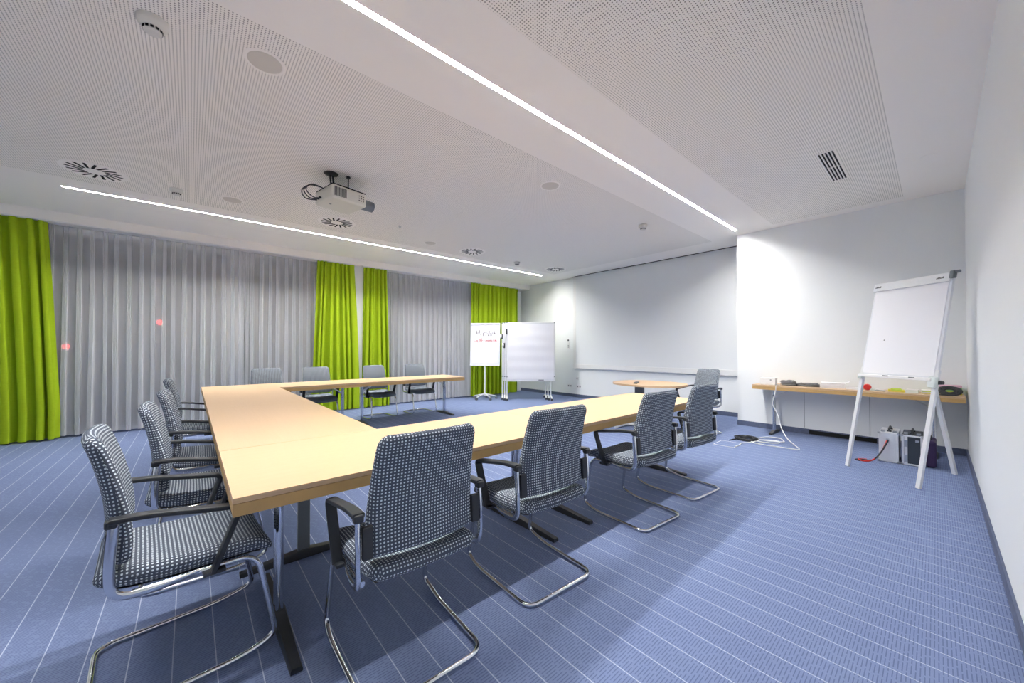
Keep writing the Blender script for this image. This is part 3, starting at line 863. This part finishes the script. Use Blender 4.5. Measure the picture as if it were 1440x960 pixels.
# ------------------------------------------------------------------ pinboards (three, parked one behind the other)
def pinboard(label, loc, rz, first):
    t = thing('pinboard', label, 'pinboard', loc, rz, 'mobile pinboards in the far corner')
    W, Z0, Z1 = .625, .50, 2.03
    f = MB()
    for s_ in (-1, 1): f.box((s_ * W - .016, -.016, Z0 - .02), (s_ * W + .016, .016, Z1), None, .006)
    f.box((-W, -.014, Z1 - .028), (W, .014, Z1), None, .005); f.box((-W, -.014, Z0 - .02), (W, .014, Z0 + .012), None, .005)
    f.build('frame', M['alupaint'], t)
    MB().box((-W + .012, -.009, Z0 + .01), (W - .012, .009, Z1 - .02)).build('panel', M['board'], t)
    cn = MB()
    for s_ in (-1, 1):
        for z in (Z1 - .012, Z0 + .10): cn.cbox((s_ * W, 0, z), (.036, .036, .022), None, .004)
    cn.build('corner_cap', M['grey'], t)
    for s_ in (-1, 1):
        l = MB(); x = s_ * (W - .10) if s_ > 0 else s_ * W
        for dx in ((-.0, .0) if s_ < 0 else (-.0, .0)): pass
        l.tube([(x, 0, Z0), (x, 0, .10)], .016, None, 12)
        l.sweep([(x, -.26, .062), (x, 0, .105), (x, .26, .062)], [(.014, -.018), (.014, .018), (-.014, .018), (-.014, -.018)], up=(0, 0, 1))
        leg = l.build('leg', M['alupaint'], t)
        for yy in (-.25, .25):
            w = MB()
            for q in (-.014, .014): w.cyl((x + q - .008, yy, .03), (x + q + .008, yy, .03), .030, None, None, 18)
            w.cyl((x, yy, .03), (x, yy, .065), .009); w.build('caster', M['black'], leg)
    if first:
        rows = []; nx, nz = 10, 60
        for i in range(nz + 1):
            z = Z0 + .03 + (Z1 - Z0 - .075) * i / nz
            rows.append([(-W + .02 + (2 * W - .04) * j / nx, -.014 - .004 * (math.sin(i / nz * 2 * PI * 5.3 + .3) * .5 + .5) - .001 * math.sin(j * 1.3 + i * .2), z) for j in range(nx + 1)])
        m = MB(); m.grid(rows); p = m.build('paper_sheet', M['paper'], t, ang=80); p['label'] = 'white wrapping paper pinned over the whole board'
        m = MB(); m.tube([(.20, -.028, Z0 + .018), (.34, -.028, Z0 + .018)], .008, None, 10); m.build('marker', M['black'], t)
    return t
PR = CAMYAW - PI / 2 + R(1)
rtv = Vector((math.cos(PR), math.sin(PR), 0)); fwv = Vector((-math.sin(PR), math.cos(PR), 0))
pc = Vector((6.735, 6.985, 0))
pins = []
for i, lab in enumerate(('front pinboard of the row, covered with white paper', 'middle pinboard, only its left frame edge visible', 'rear pinboard of the row, closest to the green curtain')):
    pins.append(pinboard(lab, tuple(pc + fwv * .10 * i - rtv * (.06 * i)), PR, i == 0))
    if i < 3:
        c = MB(); z = (1.78, 1.42, 1.66)[i]
        c.box((-.655, -.040, z - .07), (-.615, -.012, z + .07), None, .012)
        c.build('magnet_holder', M['black'], pins[-1])
        if i:
            c = MB(); c.cyl((-.69, -.02, z + .01), (-.645, -.02, z + .01), .055, .045, None, 20); c.build('tape_reel', M['white'], pins[-1])

# ------------------------------------------------------------------ tripod easel
fR, fL, bk_ = Vector((5.20, .119, 0)), Vector((5.609, .668, 0)), Vector((6.107, -.104, 0))
dv = (fL - fR).normalized(); nb = Vector((dv.y, -dv.x, 0)); mid = (fR + fL) / 2; hw = (fL - fR).length / 2
ez = thing('flipchart_easel', 'white tripod flipchart easel with blank paper beside the side table', 'flipchart', tuple(mid), math.atan2(-dv.y, -dv.x))
# local axes: +x towards the right leg, +y away from the viewer
kt = .195
P_ = lambda x, z, off=0: Vector((x, kt * z + off, z))
leg_sec = [(-.013, -.017), (.013, -.017), (.013, .017), (-.013, .017)]
for s_ in (-1, 1):
    MB().sweep([P_(s_ * hw, .004), P_(s_ * hw, 1.12)], leg_sec, up=(0, 1, 0)).build('leg', M['alupaint'], ez)
MB().sweep([Vector((0, .862, .004)), Vector((0, .392, 1.90))], leg_sec, up=(0, 1, 0)).build('leg', M['alupaint'], ez)
mt = Matrix(((1, 0, 0, 0), (0, 1, kt, 0), (0, 0, 1, 0), (0, 0, 0, 1)))
MB().box((-hw - .01, -.012, 1.03), (hw + .01, .014, 2.055), None, .004, mt).build('board', M['board'], ez)
MB().box((-hw + .012, -.020, 1.06), (hw - .012, -.0125, 1.985), None, 0, mt).build('paper_pad', M['paper'], ez)
c = MB(); c.box((-hw - .005, -.040, 1.972), (hw + .005, -.012, 2.06), None, .008, mt); cbar = c.build('clamp_bar', M['alupaint'], ez)
c = MB()
for x in (-hw + .045, hw - .075):
    for q in range(6): c.box((x - .028 + .010 * q, -.0415, 2.008 + .002 * (q % 2)), (x - .021 + .010 * q, -.0395, 2.020 + .004 * (q % 3)), None, 0, mt)
c.build('maker_mark', M['slot'], cbar)
c = MB(); c.box((hw - .005, -.045, 2.0), (hw + .03, .0, 2.075), None, .008, mt); c.cyl(mt @ Vector((hw + .03, -.02, 2.06)), mt @ Vector((hw + .06, -.02, 2.06)), .014)
c.build('clamp_knob', M['grey'], ez)
MB().box((-hw + .0, -.065, 1.015), (hw - .0, -.012, 1.045), None, .008, mt).build('pen_tray', M['white'], ez)
c = MB(); c.box((-.08, -.068, 1.035), (-.03, -.062, 1.045), None, 0, mt).box((.16, -.068, 1.035), (.21, -.062, 1.045), None, 0, mt)
c.build('tray_clip', M['grey'], ez)
c = MB(); c.cyl(P_(hw + .012, 1.005), P_(hw + .055, 1.005), .022, .016); c.build('leg_knob', M['black'], ez)
MB().box((hw - .03, -.055, .955), (hw + .03, -.01, 1.06), None, .01, mt).build('leg_joint', M['clear'], ez)
MB().box((-hw - .02, -.045, .99), (-hw + .03, -.005, 1.05), None, .01, mt).build('leg_joint', M['clear'], ez)
c = MB(); c.cbox((-.16, -.0205, 1.42), (.012, .001, .008), None, 0, mt); c.build('ink_dot', M['slot'], ez)

# ------------------------------------------------------------------ on the side table
bx = thing('adapter_box', 'white box at the left end of the side table', 'box', (6.90, 1.74, TZ), R(4))
MB().box((-.085, -.10, .0005), (.085, .10, .105), None, .008).build('housing', M['white'], bx)
MB().box((-.0865, .07 - .12, .07), (-.084, -.03, .085)).build('port', M['grey'], bx)
MB().box((-.075, -.095, -.0), (.075, .095, .006)).build('base_plate', M['slot'], bx)

def heap(name, lab, cat, loc, rx, ry, h, n, r, matn, seed):
    rnd = random.Random(seed); pts = []
    for i in range(n * 10):
        a = i / 10 * 2 * PI * 1.03; k = .55 + .45 * rnd.random()
        zz = r + (h - 2 * r) * (i / (n * 10)) * (1.15 - k * .5) + rnd.uniform(0, .2) * h * .2
        pts.append((rx * k * math.cos(a), ry * k * math.sin(a), max(r, min(h - r, zz))))
    t = thing(name, lab, cat, loc)
    MB().tube(smooth_path(pts, 4), r, None, 6).build('loops', M[matn], t, ang=60)
    return t
hp = heap('cable_bundle', 'messy bundle of dark cables beside the white box on the side table', 'cable', (6.96, 1.50, TZ), .10, .11, .095, 20, .0048, 'greycable', 31)
hp2 = heap('cable_bundle', 'flatter grey cable bundle between the messy bundle and the paper stack', 'cable', (6.98, 1.25, TZ), .085, .145, .062, 18, .0048, 'greycable', 32)
MB().box((-.02, -.12, .001), (.03, -.05, .03), None, .006).build('plug', M['black'], hp)
MB().box((-.02, -.14, .001), (.03, -.07, .03), None, .006).build('plug', M['greycable'], hp2)

ps = thing('paper_stack', 'thick stack of white paper on the side table', 'paper', (7.02, .985, TZ), R(6))
m_ = MB(); rnd = random.Random(5)
for k in range(7):
    dx, dy = rnd.uniform(-.004, .004), rnd.uniform(-.005, .005)
    m_.box((-.105 + dx, -.135 + dy, .0005 + .0105 * k), (.105 + dx, .135 + dy, .0102 + .0105 * k))
m_.build('sheets', M['paper'], ps)
sh = [[(-.105 + .042 * i, -.12 - .012 * j, .0755 + (.0 if j < 2 else .003 * (j - 1) ** 1.5)) for i in range(6)] for j in range(6)]
MB().grid(sh).build('curled_sheet', M['paper'], ps)
lp = tag(MB().box((-.10, -.075, 0.0005), (.10, .075, .022), None, .002).build('paper_block', M['paper'], None, loc=(6.99, .745, TZ), rot=(0, 0, R(-8))),
         'low block of white paper right of the thick stack', 'paper')
tr = thing('tape_dispenser', 'red tape dispenser behind the left easel leg', 'tape dispenser', (6.93, .615, TZ))
MB().lathe([(.012, 0), (.034, .004), (.042, .022), (.042, .030), (.034, .048), (.012, .052)], seg=24).build('wheel', M['red'], tr, loc=(-.026, 0, .043), rot=(0, PI / 2, 0))
MB().box((-.03, -.11, .0005), (.03, -.03, .022), None, .006).build('base', M['clear'], tr)
gs = thing('stapler', 'small grey stapler lying right of the red dispenser', 'stapler', (6.90, .49, TZ), R(12))
MB().box((-.015, -.05, .0005), (.015, .05, .009), None, .003).build('base', M['grey'], gs)
MB().box((-.013, -.05, .011), (.013, .045, .024), None, .005, Matrix.Rotation(R(4), 4, 'X')).build('arm', M['alupaint'], gs)
yp = thing('sticky_note_pack', 'yellow pack of sticky notes on the side table', 'sticky notes', (6.97, .345, TZ), R(5))
MB().box((-.05, -.075, .0005), (.05, .075, .030), None, .004).build('notes', M['yellowcard'], yp)
MB().box((-.052, -.05, .012), (.052, .05, .044), None, .010).build('wrapper', M['limecard'], yp)
cbx = thing('card_box', 'clear box of pale cards between the sticky notes and the easel leg', 'box', (6.95, .20, TZ), R(-4))
MB().box((-.06, -.055, .0005), (.06, .055, .038), None, .003).build('box', M['clear'], cbx)
MB().box((-.055, -.05, .038), (.055, .05, .043)).build('cards', M['paper'], cbx)
st = thing('card_stack', 'stack of cream and green cards just left of the right easel leg', 'cards', (7.00, .06, TZ), R(3))
m_ = MB()
for k, q in enumerate(('yellowcard', 'paper', 'limecard', 'paper')): m_.box((-.06, -.065, .0005 + .011 * k), (.06, .065, .011 + .011 * k), M[q])
m_.build('cards', None, st)
MB().box((-.02, -.083, .001), (.03, -.066, .050), None, .004).build('clip', M['greencard'], st)
pk = thing('card_pile', 'pink and green card pile behind the black cable coil', 'cards', (7.12, -.105, TZ))
m_ = MB()
for k, q in enumerate(('yellowcard', 'limecard', 'greencard', 'greencard', 'pinkcard')): m_.box((-.085, -.10, .0005 + .022 * k), (.085, .10, .0215 + .022 * k), M[q])
m_.build('cards', None, pk)
cc = thing('cable_coil', 'shiny black cable coil at the right end of the side table', 'cable', (6.885, -.105, TZ))
m_ = MB(); rnd = random.Random(9)
for k in range(13):
    rr = .034 + .0042 * k; tl = rnd.uniform(-.2, .2); ox = rnd.uniform(-.02, .02)
    m_.tube([Vector((ox + rr * .8 * math.sin(a), 1.15 * rr * math.cos(a), max(.007, .056 + .58 * rr * math.sin(a + tl) + rnd.uniform(-.001, .001)))) for a in [2 * PI * q / 28 for q in range(28)]], .0062, None, 8, closed=True)
m_.build('loops', M['black'], cc, ang=60)
m_ = MB(); m_.tube(smooth_path([(-.03, .07, .03), (-.05, .10, .015), (-.055, .075, .0075), (-.05, .02, .007), (-.06, -.05, .007)], 6), .0065, None, 8)
m_.cyl((-.03, .085, .035), (-.04, .115, .045), .011); m_.build('loose_end', M['black'], cc, ang=60)

# ------------------------------------------------------------------ on the floor by the side table
fl = heap('cable_coil', 'flat black cable coil lying on the carpet by the floor hatch', 'cable', (6.14, 1.83, 0), .155, .155, .05, 12, .0075, 'black', 41)
m_ = MB(); m_.tube(smooth_path([(-.10, .10, .01), (-.20, .13, .0085), (-.26, .14, .0085)], 6), .0075, None, 8); m_.build('loose_end', M['black'], fl)
wc = [(6.86, 1.585, TZ + .008), (6.78, 1.60, TZ + .010), (6.728, 1.605, TZ - .004), (6.715, 1.607, .68), (6.69, 1.64, .50), (6.66, 1.57, .34), (6.56, 1.50, .16), (6.42, 1.40, .05), (6.22, 1.27, .012), (6.05, 1.19, .008), (6.0, 1.22, .008), (5.98, 1.38, .008), (5.95, 1.55, .008), (6.00, 1.72, .008),
      (6.15, 1.72, .012), (6.30, 1.60, .010), (6.32, 1.48, .010), (6.18, 1.46, .012), (6.08, 1.60, .014), (6.12, 1.74, .016), (6.30, 1.72, .018), (6.50, 1.66, .014), (6.55, 1.52, .010), (6.40, 1.44, .012), (6.28, 1.42, .020), (6.2, 1.55, .022), (6.16, 1.66, .022), (6.04, 1.70, .012), (5.92, 1.75, .008), (5.82, 1.80, .008), (5.70, 1.78, .008), (5.55, 1.79, .009)]
tag(MB().tube(smooth_path(wc, 6), .0065, None, 8).build('power_cable', M['whitecable'], None, ang=60), 'white cable running from the side table down over the carpet', 'cable')
hb = thing('floor_outlet', 'rectangular carpeted floor hatch with pale metal rim', 'floor outlet', (5.66, 1.92, 0), R(2))
m_ = MB()
for lo, hi in (((-.16, -.13), (.16, -.122)), ((-.16, .122), (.16, .13)), ((-.16, -.122), (-.152, .122)), ((.152, -.122), (.16, .122))): m_.box((lo[0], lo[1], 0), (hi[0], hi[1], .004))
m_.build('rim', M['alupaint'], hb)
MB().box((-.152, -.122, 0), (.152, .122, .003)).build('lid', M['carpet'], hb)

def case(label, loc, dark):
    t = thing('equipment_case', label, 'case', loc, 0, 'aluminium cases under the side table')
    W, D, H_ = .160, .40, .345          # y, x, z
    b = MB(); b.box((0, -W / 2, .004), (D, W / 2, H_), None, .006); b.build('body', M['casepanel' if dark else 'alu'], t)
    e = MB(); q = .012
    for z in (.004, H_ - .02): 
        e.box((-.003, -W / 2 - .002, z), (.02, W / 2 + .002, z + .018), None, .003)
    for y in (-W / 2 - .002, W / 2 - .016): e.box((-.003, y, .004), (.02, y + .018, H_), None, .003)
    if dark: e.box((-.004, .035, .01), (.0, .062, H_ - .01), None, .001)
    else: e.box((-.004, -.045, .01), (.0, -.012, H_ - .01), None, .001)
    e.build('edge_profile', M['alu'], t)
    c = MB()
    for y in (-W / 2, W / 2):
        for z in (.012, H_ - .008): c.lathe([(.001, -.016), (.014, -.010), (.017, 0), (.014, .010), (.001, .016)], (.006, y, z), seg=12)
    c.build('corner_cap', M['chromedark'], t)
    h = MB(); h.tube(fillet([(.10, 0, H_), (.11, 0, H_ + .035), (.29, 0, H_ + .035), (.30, 0, H_)], .02, 5), .011, None, 8)
    for x in (.10, .30): h.cbox((x, 0, H_ + .006), (.03, .04, .016), None, .004)
    h.build('handle', M['black'], t)
    lat = [((.025, y - .017, H_ - .001), (.075, y + .017, H_ + .021)) for y in (-.05, .05)]
    if dark: lat += [((-.012, .034, z - .04), (-.003, .064, z + .04)) for z in (.08, .25)] + [((-.010, -.055, H_ - .075), (-.003, -.025, H_ - .05))]
    else: lat += [((-.012, .0, .235), (-.003, .022, .275))]
    for lo, hi in lat: MB().box(lo, hi, None, .004).build('latch', M['chromedark'], t)
case('plain silver aluminium case under the side table', (6.165, .372, 0), False)
case('dark sided aluminium case right of the silver one', (6.165, .185, 0), True)
m_ = MB(); m_.tube(smooth_path([(6.150, .385, .252), (6.11, .40, .20), (6.10, .43, .12), (6.07, .47, .05), (6.02, .52, .012), (5.99, .58, .008), (6.05, .62, .008), (6.07, .55, .014)], 8), .008, M['red'], 8)
m_.tube(smooth_path([(6.150, .375, .255), (6.10, .40, .19), (6.085, .44, .10), (6.05, .50, .02), (6.06, .60, .009), (6.0, .64, .008), (5.97, .60, .009)], 8), .008, M['black'], 8)
tag(m_.build('lead', None, None, ang=60), 'red and black lead hanging from the silver case to the carpet', 'cable')
bg = thing('equipment_bag', 'dark purple bag behind the right easel leg', 'bag', (6.30, .045, 0))
m_ = MB(); m_.box((-.10, -.042, .002), (.24, .040, .30), None, .03, seg=4); m_.build('body', M['purple'], bg)
m_ = MB(); m_.tube(fillet([(.0, 0, .295), (.01, 0, .335), (.13, 0, .335), (.14, 0, .295)], .03, 5), .007, None, 8); m_.build('handle', M['black'], bg)

# ------------------------------------------------------------------ camera, world, colour management
cam = bpy.data.cameras.new('camera'); co = bpy.data.objects.new('camera', cam); COL.objects.link(co)
cam.sensor_width = 36; cam.lens = 519 / 1440 * 36; cam.clip_start = .05; cam.clip_end = 100
pitch = R(0.6)
co.location = (0, 0, 1.32); co.rotation_euler = (PI / 2 + pitch, 0, CAMYAW * 0 + math.atan2(596, 519) - PI / 2)
cam.shift_y = (11 - 519 * math.tan(pitch)) / 1440
scene.camera = co
w = bpy.data.worlds.new('night'); w.use_nodes = True; scene.world = w
bgn = next(n for n in w.node_tree.nodes if n.type == 'BACKGROUND')
bgn.inputs[0].default_value = (.02, .025, .05, 1); bgn.inputs[1].default_value = .4
vs = scene.view_settings
vs.view_transform = 'Standard'; vs.look = 'None'; vs.gamma = 1; vs.use_curve_mapping = False; vs.exposure = 1.92
scene.cycles.max_bounces = 12; scene.cycles.diffuse_bounces = 6; scene.cycles.transparent_max_bounces = 24
scene.cycles.sample_clamp_indirect = 8
